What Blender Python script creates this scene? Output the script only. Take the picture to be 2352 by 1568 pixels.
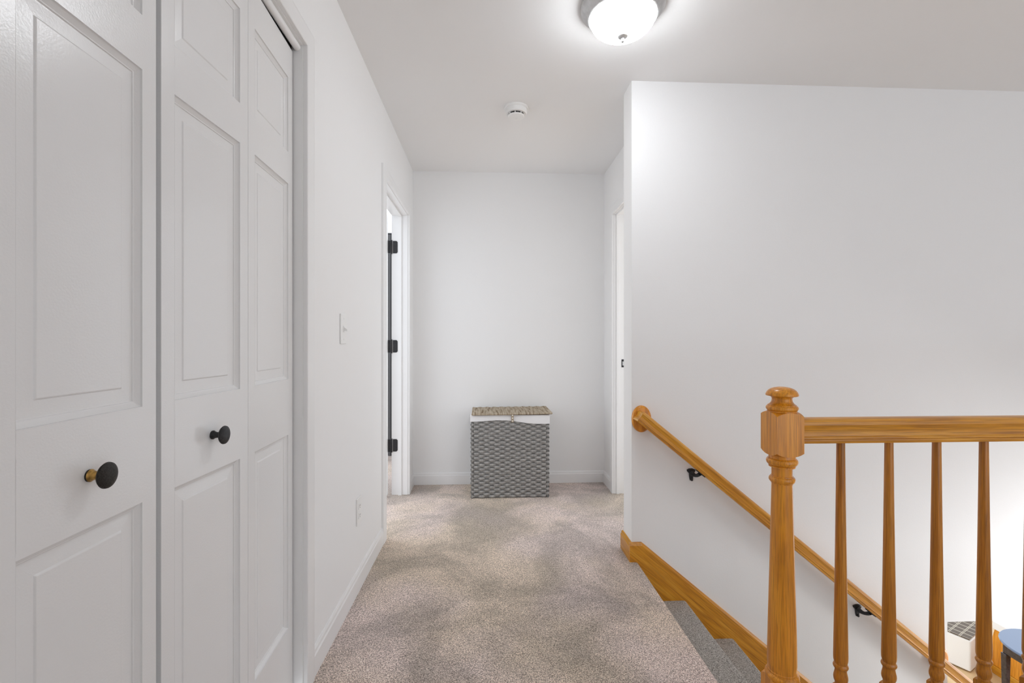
import bpy, bmesh, math, random
from mathutils import Vector, Matrix

random.seed(7)
S = bpy.context.scene
for o in list(bpy.data.objects):
    bpy.data.objects.remove(o)
COL = S.collection

# ------------------------------------------------------------------ camera, world, exposure
F_PX, W_PX = 1090.0, 2352.0
CAM_H = 1.117
YAW = math.atan((1176 - 1122) / F_PX)
cd = bpy.data.cameras.new('camera')
cd.sensor_fit = 'HORIZONTAL'
cd.sensor_width = 36.0
cd.lens = 36.0 * F_PX / W_PX
cd.shift_y = -1.0 / W_PX
cd.clip_start = 0.02
cam = bpy.data.objects.new('camera', cd)
COL.objects.link(cam)
cam.location = (0, 0, CAM_H)
cam.rotation_euler = (math.radians(90), 0, -YAW)
S.camera = cam

wd = bpy.data.worlds.new('daylight')
S.world = wd
wd.use_nodes = True
bg = wd.node_tree.nodes['Background']
bg.inputs[0].default_value = (0.93, 0.985, 1.055, 1)
bg.inputs[1].default_value = 1.60

LAMP_STRENGTH = 29.0


def fill_light(name, loc, target, sx, sy, energy):
    l = bpy.data.lights.new(name, 'AREA')
    l.shape = 'RECTANGLE'
    l.size, l.size_y, l.energy = sx, sy, energy
    o = bpy.data.objects.new(name, l)
    COL.objects.link(o)
    o.location = loc
    o.rotation_euler = (Vector(target) - Vector(loc)).to_track_quat('-Z', 'Y').to_euler()
    return o


# area lights added to brighten the hall from unseen side rooms and downstairs
fill_light('fill_light_bedroom', (-2.5, 3.6, 1.4), (0, 3.6, 1.4), 1.2, 1.4, 14.0)
fill_light('fill_light_right_room', (2.0, 3.1, 1.4), (0, 3.1, 1.4), 1.2, 1.4, 4.0)
fill_light('fill_light_downstairs', (6.6, 0.2, -1.0), (1.6, 2.38, 0.0), 1.4, 1.6, 270.0)

S.cycles.diffuse_bounces = 8
S.view_settings.view_transform = 'Standard'
S.view_settings.look = 'None'
S.view_settings.gamma = 1.0
S.view_settings.use_curve_mapping = False
S.view_settings.exposure = 0.22

CEIL = 2.44
XL = -0.588      # hall left wall
XR = 0.918       # far right wall
XS = 0.727       # end of the stair wall
YE = 3.728       # far wall
YS = 2.38        # stair wall face
YSB = 2.52       # its back
LOW = -2.6       # lower storey floor


# ------------------------------------------------------------------ materials
def new_mat(name):
    m = bpy.data.materials.new(name)
    m.use_nodes = True
    nt = m.node_tree
    return m, nt, nt.nodes['Principled BSDF']


def N(nt, kind, **kw):
    n = nt.nodes.new(kind)
    for k, v in kw.items():
        setattr(n, k, v)
    return n


def simple(name, col, rough=0.5, metal=0.0, bump=0.0, bscale=60.0, spec=0.5, var=0.0):
    m, nt, b = new_mat(name)
    b.inputs['Base Color'].default_value = (*col, 1)
    b.inputs['Roughness'].default_value = rough
    b.inputs['Metallic'].default_value = metal
    b.inputs['Specular IOR Level'].default_value = spec
    if bump or var:
        tc = N(nt, 'ShaderNodeTexCoord')
        no = N(nt, 'ShaderNodeTexNoise')
        no.inputs['Scale'].default_value = bscale
        no.inputs['Detail'].default_value = 4
        nt.links.new(tc.outputs['Object'], no.inputs['Vector'])
        if bump:
            bp = N(nt, 'ShaderNodeBump')
            bp.inputs['Strength'].default_value = bump
            bp.inputs['Distance'].default_value = 0.002
            nt.links.new(no.outputs['Fac'], bp.inputs['Height'])
            nt.links.new(bp.outputs['Normal'], b.inputs['Normal'])
        if var:
            r = N(nt, 'ShaderNodeValToRGB')
            r.color_ramp.elements[0].position = 0.35
            r.color_ramp.elements[1].position = 0.65
            r.color_ramp.elements[0].color = (*[c * (1 - var) for c in col], 1)
            r.color_ramp.elements[1].color = (*[min(1, c * (1 + var)) for c in col], 1)
            nt.links.new(no.outputs['Fac'], r.inputs['Fac'])
            nt.links.new(r.outputs['Color'], b.inputs['Base Color'])
    return m


def oak(name, axis, warm=1.0, light=1.0):
    m, nt, b = new_mat(name)
    tc = N(nt, 'ShaderNodeTexCoord')
    oi = N(nt, 'ShaderNodeObjectInfo')
    add = N(nt, 'ShaderNodeVectorMath', operation='MULTIPLY_ADD')
    add.inputs[1].default_value = (1, 1, 1)
    mul = N(nt, 'ShaderNodeMath', operation='MULTIPLY')
    mul.inputs[1].default_value = 13.0
    nt.links.new(oi.outputs['Random'], mul.inputs[0])
    nt.links.new(tc.outputs['Object'], add.inputs[0])
    nt.links.new(mul.outputs[0], add.inputs[2])
    long_, cross = 1.6, 26.0
    sc = [cross] * 3
    sc[axis] = long_
    mp = N(nt, 'ShaderNodeMapping')
    mp.inputs['Scale'].default_value = sc
    nt.links.new(add.outputs[0], mp.inputs['Vector'])
    n1 = N(nt, 'ShaderNodeTexNoise')
    n1.inputs['Scale'].default_value = 1.6
    n1.inputs['Detail'].default_value = 5
    n1.inputs['Distortion'].default_value = 0.8
    nt.links.new(mp.outputs[0], n1.inputs['Vector'])
    sc2 = [330.0] * 3
    sc2[axis] = 9.0
    mp2 = N(nt, 'ShaderNodeMapping')
    mp2.inputs['Scale'].default_value = sc2
    nt.links.new(add.outputs[0], mp2.inputs['Vector'])
    n2 = N(nt, 'ShaderNodeTexNoise')
    n2.inputs['Scale'].default_value = 1.0
    n2.inputs['Detail'].default_value = 3
    nt.links.new(mp2.outputs[0], n2.inputs['Vector'])
    r = N(nt, 'ShaderNodeValToRGB')
    e = r.color_ramp.elements
    e[0].position = 0.24
    e[0].color = (0.38 * light, 0.140 * light, 0.006 * light, 1)
    e[1].position = 0.78
    e[1].color = (0.70 * light, 0.330 * light / warm, 0.034 * light / warm, 1)
    k = e.new(0.5)
    k.color = (0.58 * light, 0.232 * light / warm, 0.012 * light / warm, 1)
    nt.links.new(n1.outputs['Fac'], r.inputs['Fac'])
    r2 = N(nt, 'ShaderNodeValToRGB')
    r2.color_ramp.elements[0].position = 0.36
    r2.color_ramp.elements[0].color = (0.62, 0.55, 0.45, 1)
    r2.color_ramp.elements[1].position = 0.55
    r2.color_ramp.elements[1].color = (1, 1, 1, 1)
    nt.links.new(n2.outputs['Fac'], r2.inputs['Fac'])
    mx = N(nt, 'ShaderNodeMix', data_type='RGBA', blend_type='MULTIPLY')
    mx.inputs['Factor'].default_value = 0.75
    nt.links.new(r.outputs['Color'], mx.inputs['A'])
    nt.links.new(r2.outputs['Color'], mx.inputs['B'])
    nt.links.new(mx.outputs['Result'], b.inputs['Base Color'])
    b.inputs['Roughness'].default_value = 0.32
    b.inputs['Coat Weight'].default_value = 0.15
    b.inputs['Coat Roughness'].default_value = 0.15
    return m


def carpet(name, tint=(1, 1, 1), patches=True):
    m, nt, b = new_mat(name)
    tc = N(nt, 'ShaderNodeTexCoord')
    # fibre speckle
    n1 = N(nt, 'ShaderNodeTexNoise')
    n1.inputs['Scale'].default_value = 215.0
    n1.inputs['Detail'].default_value = 3.0
    n1.inputs['Roughness'].default_value = 0.6
    nt.links.new(tc.outputs['Object'], n1.inputs['Vector'])
    r1 = N(nt, 'ShaderNodeValToRGB')
    e = r1.color_ramp.elements
    e[0].position = 0.27
    e[0].color = (0.115 * tint[0], 0.092 * tint[1], 0.072 * tint[2], 1)
    e[1].position = 0.64
    e[1].color = (0.84 * tint[0], 0.745 * tint[1], 0.675 * tint[2], 1)
    k = e.new(0.47)
    k.color = (0.425 * tint[0], 0.365 * tint[1], 0.318 * tint[2], 1)
    nt.links.new(n1.outputs['Fac'], r1.inputs['Fac'])
    vo = N(nt, 'ShaderNodeTexVoronoi')
    vo.inputs['Scale'].default_value = 400.0
    nt.links.new(tc.outputs['Object'], vo.inputs['Vector'])
    sv = N(nt, 'ShaderNodeSeparateColor')
    nt.links.new(vo.outputs['Color'], sv.inputs[0])
    fm = N(nt, 'ShaderNodeMix', data_type='FLOAT')
    fm.inputs['Factor'].default_value = 0.30
    nt.links.new(n1.outputs['Fac'], fm.inputs['A'])
    nt.links.new(sv.outputs[0], fm.inputs['B'])
    nt.links.new(fm.outputs['Result'], r1.inputs['Fac'])
    out = r1.outputs['Color']
    if patches:
        # pile brushed in different directions: broad irregular lighter / darker areas
        n2 = N(nt, 'ShaderNodeTexNoise')
        n2.inputs['Scale'].default_value = 1.9
        n2.inputs['Detail'].default_value = 5.0
        n2.inputs['Roughness'].default_value = 0.62
        n2.inputs['Distortion'].default_value = 0.7
        nt.links.new(tc.outputs['Object'], n2.inputs['Vector'])
        r2 = N(nt, 'ShaderNodeValToRGB')
        e = r2.color_ramp.elements
        e[0].position = 0.40
        e[0].color = (0.86, 0.86, 0.85, 1)
        e[1].position = 0.60
        e[1].color = (1.42, 1.39, 1.40, 1)
        nt.links.new(n2.outputs['Fac'], r2.inputs['Fac'])
        mx = N(nt, 'ShaderNodeMix', data_type='RGBA', blend_type='MULTIPLY')
        mx.inputs['Factor'].default_value = 1.0
        nt.links.new(out, mx.inputs['A'])
        nt.links.new(r2.outputs['Color'], mx.inputs['B'])
        out = mx.outputs['Result']
        # pile of two slightly different casts, rosy grey and tan, in big soft areas
        n3 = N(nt, 'ShaderNodeTexNoise')
        n3.inputs['Scale'].default_value = 1.3
        n3.inputs['Detail'].default_value = 3.0
        mp3 = N(nt, 'ShaderNodeMapping')
        mp3.inputs['Location'].default_value = (4.3, 1.7, 0)
        nt.links.new(tc.outputs['Object'], mp3.inputs['Vector'])
        nt.links.new(mp3.outputs[0], n3.inputs['Vector'])
        r3 = N(nt, 'ShaderNodeValToRGB')
        e = r3.color_ramp.elements
        e[0].position = 0.42
        e[0].color = (1.0, 0.97, 1.0, 1)
        e[1].position = 0.60
        e[1].color = (1.0, 0.965, 0.87, 1)
        nt.links.new(n3.outputs['Fac'], r3.inputs['Fac'])
        mx3 = N(nt, 'ShaderNodeMix', data_type='RGBA', blend_type='MULTIPLY')
        mx3.inputs['Factor'].default_value = 1.0
        nt.links.new(out, mx3.inputs['A'])
        nt.links.new(r3.outputs['Color'], mx3.inputs['B'])
        out = mx3.outputs['Result']
    nt.links.new(out, b.inputs['Base Color'])
    b.inputs['Roughness'].default_value = 0.95
    b.inputs['Specular IOR Level'].default_value = 0.1
    b.inputs['Sheen Weight'].default_value = 0.25
    bp = N(nt, 'ShaderNodeBump')
    bp.inputs['Strength'].default_value = 0.8
    bp.inputs['Distance'].default_value = 0.006
    nt.links.new(n1.outputs['Fac'], bp.inputs['Height'])
    nt.links.new(bp.outputs['Normal'], b.inputs['Normal'])
    return m


def plaid(name):
    m, nt, b = new_mat(name)
    tc = N(nt, 'ShaderNodeTexCoord')
    sp = N(nt, 'ShaderNodeSeparateXYZ')
    nt.links.new(tc.outputs['Object'], sp.inputs[0])
    masks = []
    for ax in ('X', 'Y'):
        md = N(nt, 'ShaderNodeMath', operation='PINGPONG')
        md.inputs[1].default_value = 0.047
        nt.links.new(sp.outputs[ax], md.inputs[0])
        a = N(nt, 'ShaderNodeMath', operation='LESS_THAN')
        a.inputs[1].default_value = 0.009
        nt.links.new(md.outputs[0], a.inputs[0])
        c = N(nt, 'ShaderNodeMath', operation='GREATER_THAN')
        c.inputs[1].default_value = 0.003
        nt.links.new(md.outputs[0], c.inputs[0])
        mm = N(nt, 'ShaderNodeMath', operation='MULTIPLY')
        nt.links.new(a.outputs[0], mm.inputs[0])
        nt.links.new(c.outputs[0], mm.inputs[1])
        masks.append(mm)
    mxm = N(nt, 'ShaderNodeMath', operation='MAXIMUM')
    nt.links.new(masks[0].outputs[0], mxm.inputs[0])
    nt.links.new(masks[1].outputs[0], mxm.inputs[1])
    mx = N(nt, 'ShaderNodeMix', data_type='RGBA')
    mx.inputs['A'].default_value = (0.115, 0.09, 0.07, 1)
    mx.inputs['B'].default_value = (0.42, 0.37, 0.29, 1)
    nt.links.new(mxm.outputs[0], mx.inputs['Factor'])
    nt.links.new(mx.outputs['Result'], b.inputs['Base Color'])
    b.inputs['Roughness'].default_value = 0.9
    return m


def emit(name, col, strength):
    m, nt, b = new_mat(name)
    b.inputs['Base Color'].default_value = (0.9, 0.9, 0.9, 1)
    b.inputs['Emission Color'].default_value = (*col, 1)
    b.inputs['Emission Strength'].default_value = strength
    b.inputs['Roughness'].default_value = 0.25
    return m


def ribbed(name):
    m, nt, b = new_mat(name)
    tc = N(nt, 'ShaderNodeTexCoord')
    mp = N(nt, 'ShaderNodeMapping')
    mp.inputs['Scale'].default_value = (75, 6, 6)
    nt.links.new(tc.outputs['Object'], mp.inputs['Vector'])
    no = N(nt, 'ShaderNodeTexNoise')
    no.inputs['Scale'].default_value = 1.0
    no.inputs['Detail'].default_value = 4
    nt.links.new(mp.outputs[0], no.inputs['Vector'])
    r = N(nt, 'ShaderNodeValToRGB')
    e = r.color_ramp.elements
    e[0].position = 0.32
    e[0].color = (0.17, 0.115, 0.062, 1)
    e[1].position = 0.66
    e[1].color = (0.52, 0.45, 0.35, 1)
    k = e.new(0.46)
    k.color = (0.37, 0.30, 0.215, 1)
    nt.links.new(no.outputs['Fac'], r.inputs['Fac'])
    nt.links.new(r.outputs['Color'], b.inputs['Base Color'])
    b.inputs['Roughness'].default_value = 0.85
    return m


M = dict(
    wall=simple('wall_paint', (0.85, 0.85, 0.85), 0.75, bump=0.12, bscale=160, spec=0.3),
    ceil=simple('ceiling_paint', (0.84, 0.84, 0.84), 0.9, bump=0.1, bscale=120, spec=0.2),
    trim=simple('white_trim_enamel', (0.83, 0.83, 0.83), 0.35),
    door=simple('white_door_enamel', (0.80, 0.80, 0.80), 0.24, bump=0.10, bscale=260),
    plate=simple('white_plastic', (0.84, 0.84, 0.83), 0.35),
    slot=simple('dark_slot', (0.03, 0.03, 0.03), 0.6),
    nickel=simple('brushed_nickel', (0.58, 0.58, 0.58), 0.40, metal=0.8, var=0.12, bscale=25),
    glass=emit('lit_frosted_glass', (0.955, 0.99, 1.03), LAMP_STRENGTH),
    black=simple('black_iron', (0.030, 0.030, 0.032), 0.45, metal=0.5, var=0.25, bscale=180),
    bronze=simple('dark_bronze_knob', (0.028, 0.025, 0.022), 0.42, metal=0.6, var=0.35, bscale=420, bump=0.2),
    brass=simple('worn_brass', (0.45, 0.27, 0.08), 0.35, metal=0.9, var=0.5, bscale=120),
    wicker=simple('grey_paper_rope', (0.345, 0.338, 0.325), 0.8, var=0.16, bscale=45),
    stake=simple('grey_stake', (0.16, 0.16, 0.155), 0.85),
    lid=ribbed('tan_wicker'),
    cloth=simple('white_cotton', (0.85, 0.85, 0.86), 0.9, bump=0.2, bscale=200),
    strap=simple('beige_leather', (0.36, 0.29, 0.21), 0.7),
    stud=simple('pale_stud', (0.85, 0.82, 0.72), 0.4),
    steel=simple('strike_steel', (0.55, 0.55, 0.55), 0.3, metal=0.9),
    oakx=oak('honey_oak_along_x', 0, warm=0.94, light=1.12),
    oaky=oak('honey_oak_along_y', 1, warm=0.92),
    oakz=oak('honey_oak_upright', 2, warm=1.04, light=1.28),
    oakb=oak('red_oak_balusters', 2, warm=1.10, light=0.84),
    carpet=carpet('speckled_taupe_carpet'),
    stair_carpet=carpet('speckled_taupe_stair_carpet', (0.84, 0.92, 0.96), patches=False),  # same carpet; cooler tint counters the reddish oak bounce light on the stairs
    plank=simple('light_oak_floor', (0.55, 0.38, 0.20), 0.4, var=0.15, bscale=6),
    slip=simple('cream_slipcover', (0.84, 0.84, 0.825), 0.9, bump=0.3, bscale=80),
    plaid=plaid('brown_plaid_wool'),
    darkwood=simple('black_brown_wood', (0.035, 0.026, 0.026), 0.22, var=0.3, bscale=40),
    darktop=simple('glossy_dark_top', (0.10, 0.14, 0.22), 0.10),
    white_top=simple('white_laminate', (0.85, 0.84, 0.81), 0.4),
    curtain=simple('charcoal_fabric', (0.075, 0.075, 0.078), 0.9),
)


# ------------------------------------------------------------------ mesh helpers
def box(bm, x0, x1, y0, y1, z0, z1):
    v = [bm.verts.new((x, y, z)) for x in (x0, x1) for y in (y0, y1) for z in (z0, z1)]
    for f in ((0, 1, 3, 2), (4, 6, 7, 5), (0, 4, 5, 1), (2, 3, 7, 6), (0, 2, 6, 4), (1, 5, 7, 3)):
        bm.faces.new([v[i] for i in f])
    return v


def tag(o, label, cat, group=None, kind=None):
    o['label'] = label
    o['category'] = cat
    if group:
        o['group'] = group
    if kind:
        o['kind'] = kind
    return o


def finish(name, bm, mat, parent=None, org=(0, 0, 0), rot=None, smooth=False, bevel=0.0, segs=2, angle=35):
    """one mesh object; bm is in world coordinates, org is the object's (or its parent's) place"""
    org = Vector(org)
    bmesh.ops.translate(bm, verts=bm.verts, vec=-org)
    bmesh.ops.recalc_face_normals(bm, faces=bm.faces)
    me = bpy.data.meshes.new(name)
    bm.to_mesh(me)
    bm.free()
    mats = mat if isinstance(mat, (list, tuple)) else [mat]
    for mm in mats:
        me.materials.append(mm)
    o = bpy.data.objects.new(name, me)
    COL.objects.link(o)
    if parent:
        o.parent = parent
    else:
        o.location = org
    if rot:
        o.rotation_euler = rot
    if smooth:
        for p in me.polygons:
            p.use_smooth = True
        me.set_sharp_from_angle(angle=math.radians(angle))
    if bevel:
        md = o.modifiers.new('bevel', 'BEVEL')
        md.width = bevel
        md.segments = segs
        md.limit_method = 'ANGLE'
        md.angle_limit = math.radians(40)
    return o


def empty(name, loc, label, cat, group=None, kind=None, rz=0.0):
    o = bpy.data.objects.new(name, None)
    o.empty_display_size = 0.05
    COL.objects.link(o)
    o.location = loc
    o.rotation_euler = (0, 0, rz)
    return tag(o, label, cat, group, kind)


def lathe(bm, prof, c=(0, 0, 0), seg=40, axis='Z', mi=0):
    """prof: list of (radius, height). closed at ends when radius is 0"""
    rings = []
    for r, h in prof:
        if r < 1e-6:
            ring = [None]
            p = (0, 0, h)
            pts = [p]
        else:
            pts = [(r * math.cos(2 * math.pi * i / seg), r * math.sin(2 * math.pi * i / seg), h) for i in range(seg)]
        ring = []
        for p in pts:
            if axis == 'X':
                p = (p[2], p[0], p[1])
            elif axis == 'Y':
                p = (p[0], p[2], p[1])
            ring.append(bm.verts.new((c[0] + p[0], c[1] + p[1], c[2] + p[2])))
        rings.append(ring)
    for a, b in zip(rings, rings[1:]):
        for i in range(seg):
            j = (i + 1) % seg
            if len(a) == 1 and len(b) == 1:
                continue
            if len(a) == 1:
                f = bm.faces.new((a[0], b[i], b[j]))
            elif len(b) == 1:
                f = bm.faces.new((a[i], a[j], b[0]))
            else:
                f = bm.faces.new((a[i], a[j], b[j], b[i]))
            f.material_index = mi
    for ring in (rings[0], rings[-1]):
        if len(ring) > 2:
            f = bm.faces.new(ring)
            f.material_index = mi


def loft(bm, rings, closed=True, caps=True):
    vs = [[bm.verts.new(p) for p in r] for r in rings]
    n = len(vs[0])
    for a, b in zip(vs, vs[1:]):
        for i in range(n if closed else n - 1):
            j = (i + 1) % n
            bm.faces.new((a[i], a[j], b[j], b[i]))
    if caps:
        bm.faces.new(vs[0])
        bm.faces.new(list(reversed(vs[-1])))
    return vs


def tube(bm, pts, rad, seg=10):
    rings = []
    pts = [Vector(p) for p in pts]
    rads = rad if isinstance(rad, (list, tuple)) else [rad] * len(pts)
    for i, p in enumerate(pts):
        d = (pts[min(i + 1, len(pts) - 1)] - pts[max(i - 1, 0)]).normalized()
        up = Vector((0, 0, 1)) if abs(d.z) < 0.9 else Vector((0, 1, 0))
        a = d.cross(up).normalized()
        b = a.cross(d)
        rings.append([p + (a * math.cos(2 * math.pi * k / seg) + b * math.sin(2 * math.pi * k / seg)) * rads[i] for k in range(seg)])
    loft(bm, rings)


def structure(name, bm, mat, label, cat, **kw):
    return tag(finish(name, bm, mat, **kw), label, cat, kind='structure')


# ------------------------------------------------------------------ room shell
CL0, CL1, CLT = 0.302, 1.535, 2.054      # closet opening in the left wall
LD0, LD1, DT = 2.716, 3.487, 2.031       # far left door opening
RD0, RD1, DTR = 2.67, 3.436, 2.046                   # far right door opening

bm = bmesh.new()
WT = 0.115
for y0, y1, z0, z1 in ((-2.2, CL0 - 0.02, 0, CEIL), (CL0 - 0.02, CL1 + 0.02, CLT + 0.02, CEIL), (CL1 + 0.02, LD0 - 0.02, 0, CEIL),
                       (LD0 - 0.02, LD1 + 0.02, DT + 0.02, CEIL), (LD1 + 0.02, YE + 0.12, 0, CEIL)):
    box(bm, XL - WT, XL, y0, y1, z0, z1)
structure('wall_left', bm, M['wall'], 'white left wall of the hallway with closet and far doorway', 'wall')

bm = bmesh.new()
box(bm, XL, 1.2, YE, YE + 0.12, -0.02, CEIL)
structure('wall_far', bm, M['wall'], 'white end wall of the hallway behind the wicker hamper', 'wall')

bm = bmesh.new()
box(bm, XR, XR + WT, YSB, RD0 - 0.02, 0, CEIL)
box(bm, XR, XR + WT, RD0 - 0.02, RD1 + 0.02, DTR + 0.02, CEIL)
box(bm, XR, XR + WT, RD1 + 0.02, YE, 0, CEIL)
structure('wall_right', bm, M['wall'], 'short white wall with doorway on the far right of the hallway', 'wall')

# stair wall: full height left part, upper part only over the opening to the lower room
XW = 2.411
SOF = -0.36
bm = bmesh.new()
pts = [(XS, -0.02), (XS, CEIL), (5.2, CEIL), (5.2, SOF), (XW, SOF), (XW, LOW), (XS, LOW)]
pts = [(XS, CEIL), (5.2, CEIL), (5.2, SOF), (XW, SOF), (XW, LOW), (XS, LOW)]
fr = [bm.verts.new((x, YS, z)) for x, z in pts]
bk = [bm.verts.new((x, YSB, z)) for x, z in pts]
bm.faces.new(fr)
bm.faces.new(list(reversed(bk)))
for i in range(len(pts)):
    j = (i + 1) % len(pts)
    bm.faces.new((fr[i], fr[j], bk[j], bk[i]))
structure('wall_stair', bm, M['wall'], 'tall white wall running down along the stairs behind the railing', 'wall')

bm = bmesh.new()
box(bm, -0.7, 5.2, -2.2, YE + 0.12, CEIL, CEIL + 0.08)
structure('ceiling', bm, M['ceil'], 'flat white ceiling of hallway and stairwell', 'ceiling')

# landing floor (carpet) with a rounded nosing over the first riser
NX, RUN, RISE = 0.760, 0.248, 0.200
YW0 = 1.405                             # near edge of the stairwell
bm = bmesh.new()


def nose_profile(x_end, x_nose, z, thick=0.045, r=0.021, back=0.03):
    """section (x, z) of a carpeted floor edge: flat top, bull nose, underside"""
    p = [(x_end, z)]
    for i in range(9):
        a = math.pi / 2 - math.pi * i / 8
        p.append((x_nose - r + r * math.cos(a), z - r + r * math.sin(a)))
    p.append((x_nose - back, z - 2 * r))
    p.append((x_nose - back, z - thick))
    p.append((x_end, z - thick))
    return p


pr = nose_profile(XL - 0.005, NX, 0.0)
loft(bm, [[(x, y, z) for x, z in pr] for y in (YW0 - 0.02, YS - 0.016)])
box(bm, XL - 0.005, 5.2, -2.2, YW0 - 0.02, -0.045, 0)
box(bm, XL - 0.005, XS + 0.002, YS - 0.016, YSB + 0.002, -0.045, 0)
box(bm, XL - 0.005, XR + 0.9, YSB + 0.002, YE, -0.045, 0)
box(bm, XL - WT, XL - 0.005, LD0, LD1, -0.045, 0)
structure('floor', bm, M['carpet'], 'speckled taupe carpet on the hallway and landing floor', 'floor', smooth=True)

# edge of the upper storey below the landing
bm = bmesh.new()
box(bm, NX - 0.02, 4.2, YW0 - 0.13, YW0 - 0.02, LOW, -0.045)
structure('wall_stairwell_near', bm, M['wall'], 'white stairwell wall below the landing railing', 'wall')

bm = bmesh.new()
box(bm, 4.2, 4.3, -2.2, YS, -0.045, CEIL)  # unseen wall added to cut the light from the open right side
structure('wall_landing_light_block', bm, M['wall'], 'white wall added on the far right to keep side light out, outside the frame', 'wall')

bm = bmesh.new()
box(bm, XL - WT, 0.9, -1.12, -1.0, 0, CEIL)  # unseen partial wall added to block light from behind left
structure('wall_back_light_block', bm, M['wall'], 'partial white wall added behind the camera to block light, outside the frame', 'wall')

# closet interior behind the bifold doors
bm = bmesh.new()
box(bm, -1.30, -1.22, 0.05, 1.75, -0.02, CEIL)
box(bm, -1.22, XL - WT, 0.05, 0.12, -0.02, CEIL)
box(bm, -1.22, XL - WT, 1.68, 1.75, -0.02, CEIL)
box(bm, -1.22, XL - WT, 0.12, 1.68, CEIL - 0.05, CEIL)
box(bm, -1.22, XL - WT, 0.12, 1.68, -0.05, -0.001)
structure('wall_closet', bm, M['wall'], 'closet interior walls hidden behind the bifold doors', 'wall')

# bedroom beyond the far left doorway
bm = bmesh.new()
box(bm, -2.6, XL - WT, 5.3, 5.4, -0.02, CEIL)
box(bm, -0.72, -0.60, YE + 0.12, 5.3, -0.02, CEIL)
structure('wall_bedroom', bm, M['wall'], 'white wall of the room beyond the far left doorway', 'wall')
bm = bmesh.new()
box(bm, -2.6, XL - WT - 0.001, 1.80, 5.3, -0.06, -0.004)
structure('floor_bedroom', bm, M['carpet'], 'grey carpet of the room beyond the far left doorway', 'floor')


# ------------------------------------------------------------------ baseboards and casings
def baseboard(name, x0, y0, x1, y1, nx, ny, label, h=0.09, mat=None, kind='structure'):
    prof = [(0, 0), (0.012, 0), (0.012, h - 0.022), (0.009, h - 0.016), (0.008, h - 0.006), (0.005, h), (0, h)]
    bm = bmesh.new()
    loft(bm, [[(x + nx * t, y + ny * t, z) for t, z in prof] for x, y in ((x0, y0), (x1, y1))])
    return structure(name, bm, mat or M['trim'], label, 'baseboard')


baseboard('baseboard_left', XL, CL1 + 0.068, XL, LD0 - 0.078, 1, 0, 'white baseboard along the left wall between closet and doorway')
baseboard('baseboard_far', XL, YE, XR, YE, 0, -1, 'white baseboard along the end wall behind the hamper')
baseboard('baseboard_far_left', XL, LD1 + 0.070, XL, YE - 0.012, 1, 0, 'short white baseboard between far left doorway and end wall')
baseboard('baseboard_right', XR, RD1 + 0.068, XR, YE - 0.012, -1, 0, 'short white baseboard between far right doorway and end wall')

CAS = [(0, 0), (0, 0.0125), (0.002, 0.0145), (0.012, 0.0155), (0.042, 0.0155), (0.052, 0.0145), (0.057, 0.0115), (0.057, 0)]


def casing(bm, x, nx, y0, y1, zt, w0, w1, wt):
    """mitred door casing on the wall plane x, facing nx; w0/w1/wt widths of the legs and head"""
    def k(u, w):
        return u * w / 0.057
    rings = []
    for sgn, yy, ww, up in ((-1, y0, w0, False), (-1, y0, w0, True), (1, y1, w1, True), (1, y1, w1, False)):
        ring = []
        for u, t in CAS:
            ring.append((x + nx * t, yy + sgn * k(u, ww), (zt + k(u, wt)) if up else 0.0))
        rings.append(ring)
    loft(bm, rings)


def jamb(bm, x0, x1, y0, y1, zt, t=0.018):
    box(bm, x0, x1, y0 - t, y0, 0, zt + t)
    box(bm, x0, x1, y1, y1 + t, 0, zt + t)
    box(bm, x0, x1, y0, y1, zt, zt + t)


bm = bmesh.new()
casing(bm, XL, 1, CL0 - 0.004, CL1 + 0.004, CLT + 0.003, 0.064, 0.064, 0.064)
jamb(bm, XL - WT, XL, CL0, CL1, CLT)
tube(bm, [(-0.606, CL0, CLT - 0.007), (-0.606, CL1, CLT - 0.007)], 0.0115, seg=16)
trim_closet = structure('trim_1', bm, M['trim'], 'white moulded casing around the closet opening', 'door trim', smooth=True, angle=30)
bm = bmesh.new()
box(bm, -0.648, -0.622, CL0 + 0.005, CL1 - 0.002, 2.033, CLT)  # black block at the track, standing in for the shaded gap above the leaves
finish('track_gap_shade', bm, M['slot'], trim_closet)

bm = bmesh.new()
casing(bm, XL, 1, LD0 - 0.004, LD1 + 0.004, DT + 0.003, 0.074, 0.066, 0.062)
jamb(bm, XL - WT, XL, LD0, LD1, DT)
box(bm, -0.655, -0.630, LD1 - 0.010, LD1, 0, DT)      # door stops
box(bm, -0.655, -0.630, LD0, LD0 + 0.010, 0, DT)
box(bm, -0.655, -0.630, LD0 + 0.010, LD1 - 0.010, DT - 0.010, DT)
trim_left = structure('trim_2', bm, M['trim'], 'white casing and jamb of the far left doorway with black hinges', 'door trim')

bm = bmesh.new()
casing(bm, XR, -1, RD0 - 0.004, RD1 + 0.004, DTR + 0.003, 0.064, 0.064, 0.064)
jamb(bm, XR, XR + WT, RD0, RD1, DTR)
box(bm, XR + 0.018, XR + 0.036, RD1 - 0.010, RD1, 0, DTR)
box(bm, XR + 0.018, XR + 0.036, RD0 + 0.010, RD1 - 0.010, DTR - 0.010, DTR)
trim_right = structure('trim_3', bm, M['trim'], 'white casing of the far right doorway beside the stair wall corner', 'door trim')

bm = bmesh.new()
box(bm, 0.974, 1.012, RD1 - 0.0025, RD1 + 0.001, 0.925, 0.983)
sp = finish('strike_plate', bm, M['black'], trim_right, bevel=0.003)
sp['label'] = 'small black strike plate'
bm = bmesh.new()
box(bm, 0.980, 0.993, RD1 - 0.0035, RD1 - 0.002, 0.938, 0.968)
finish('strike_hole', bm, M['steel'], sp)

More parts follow.
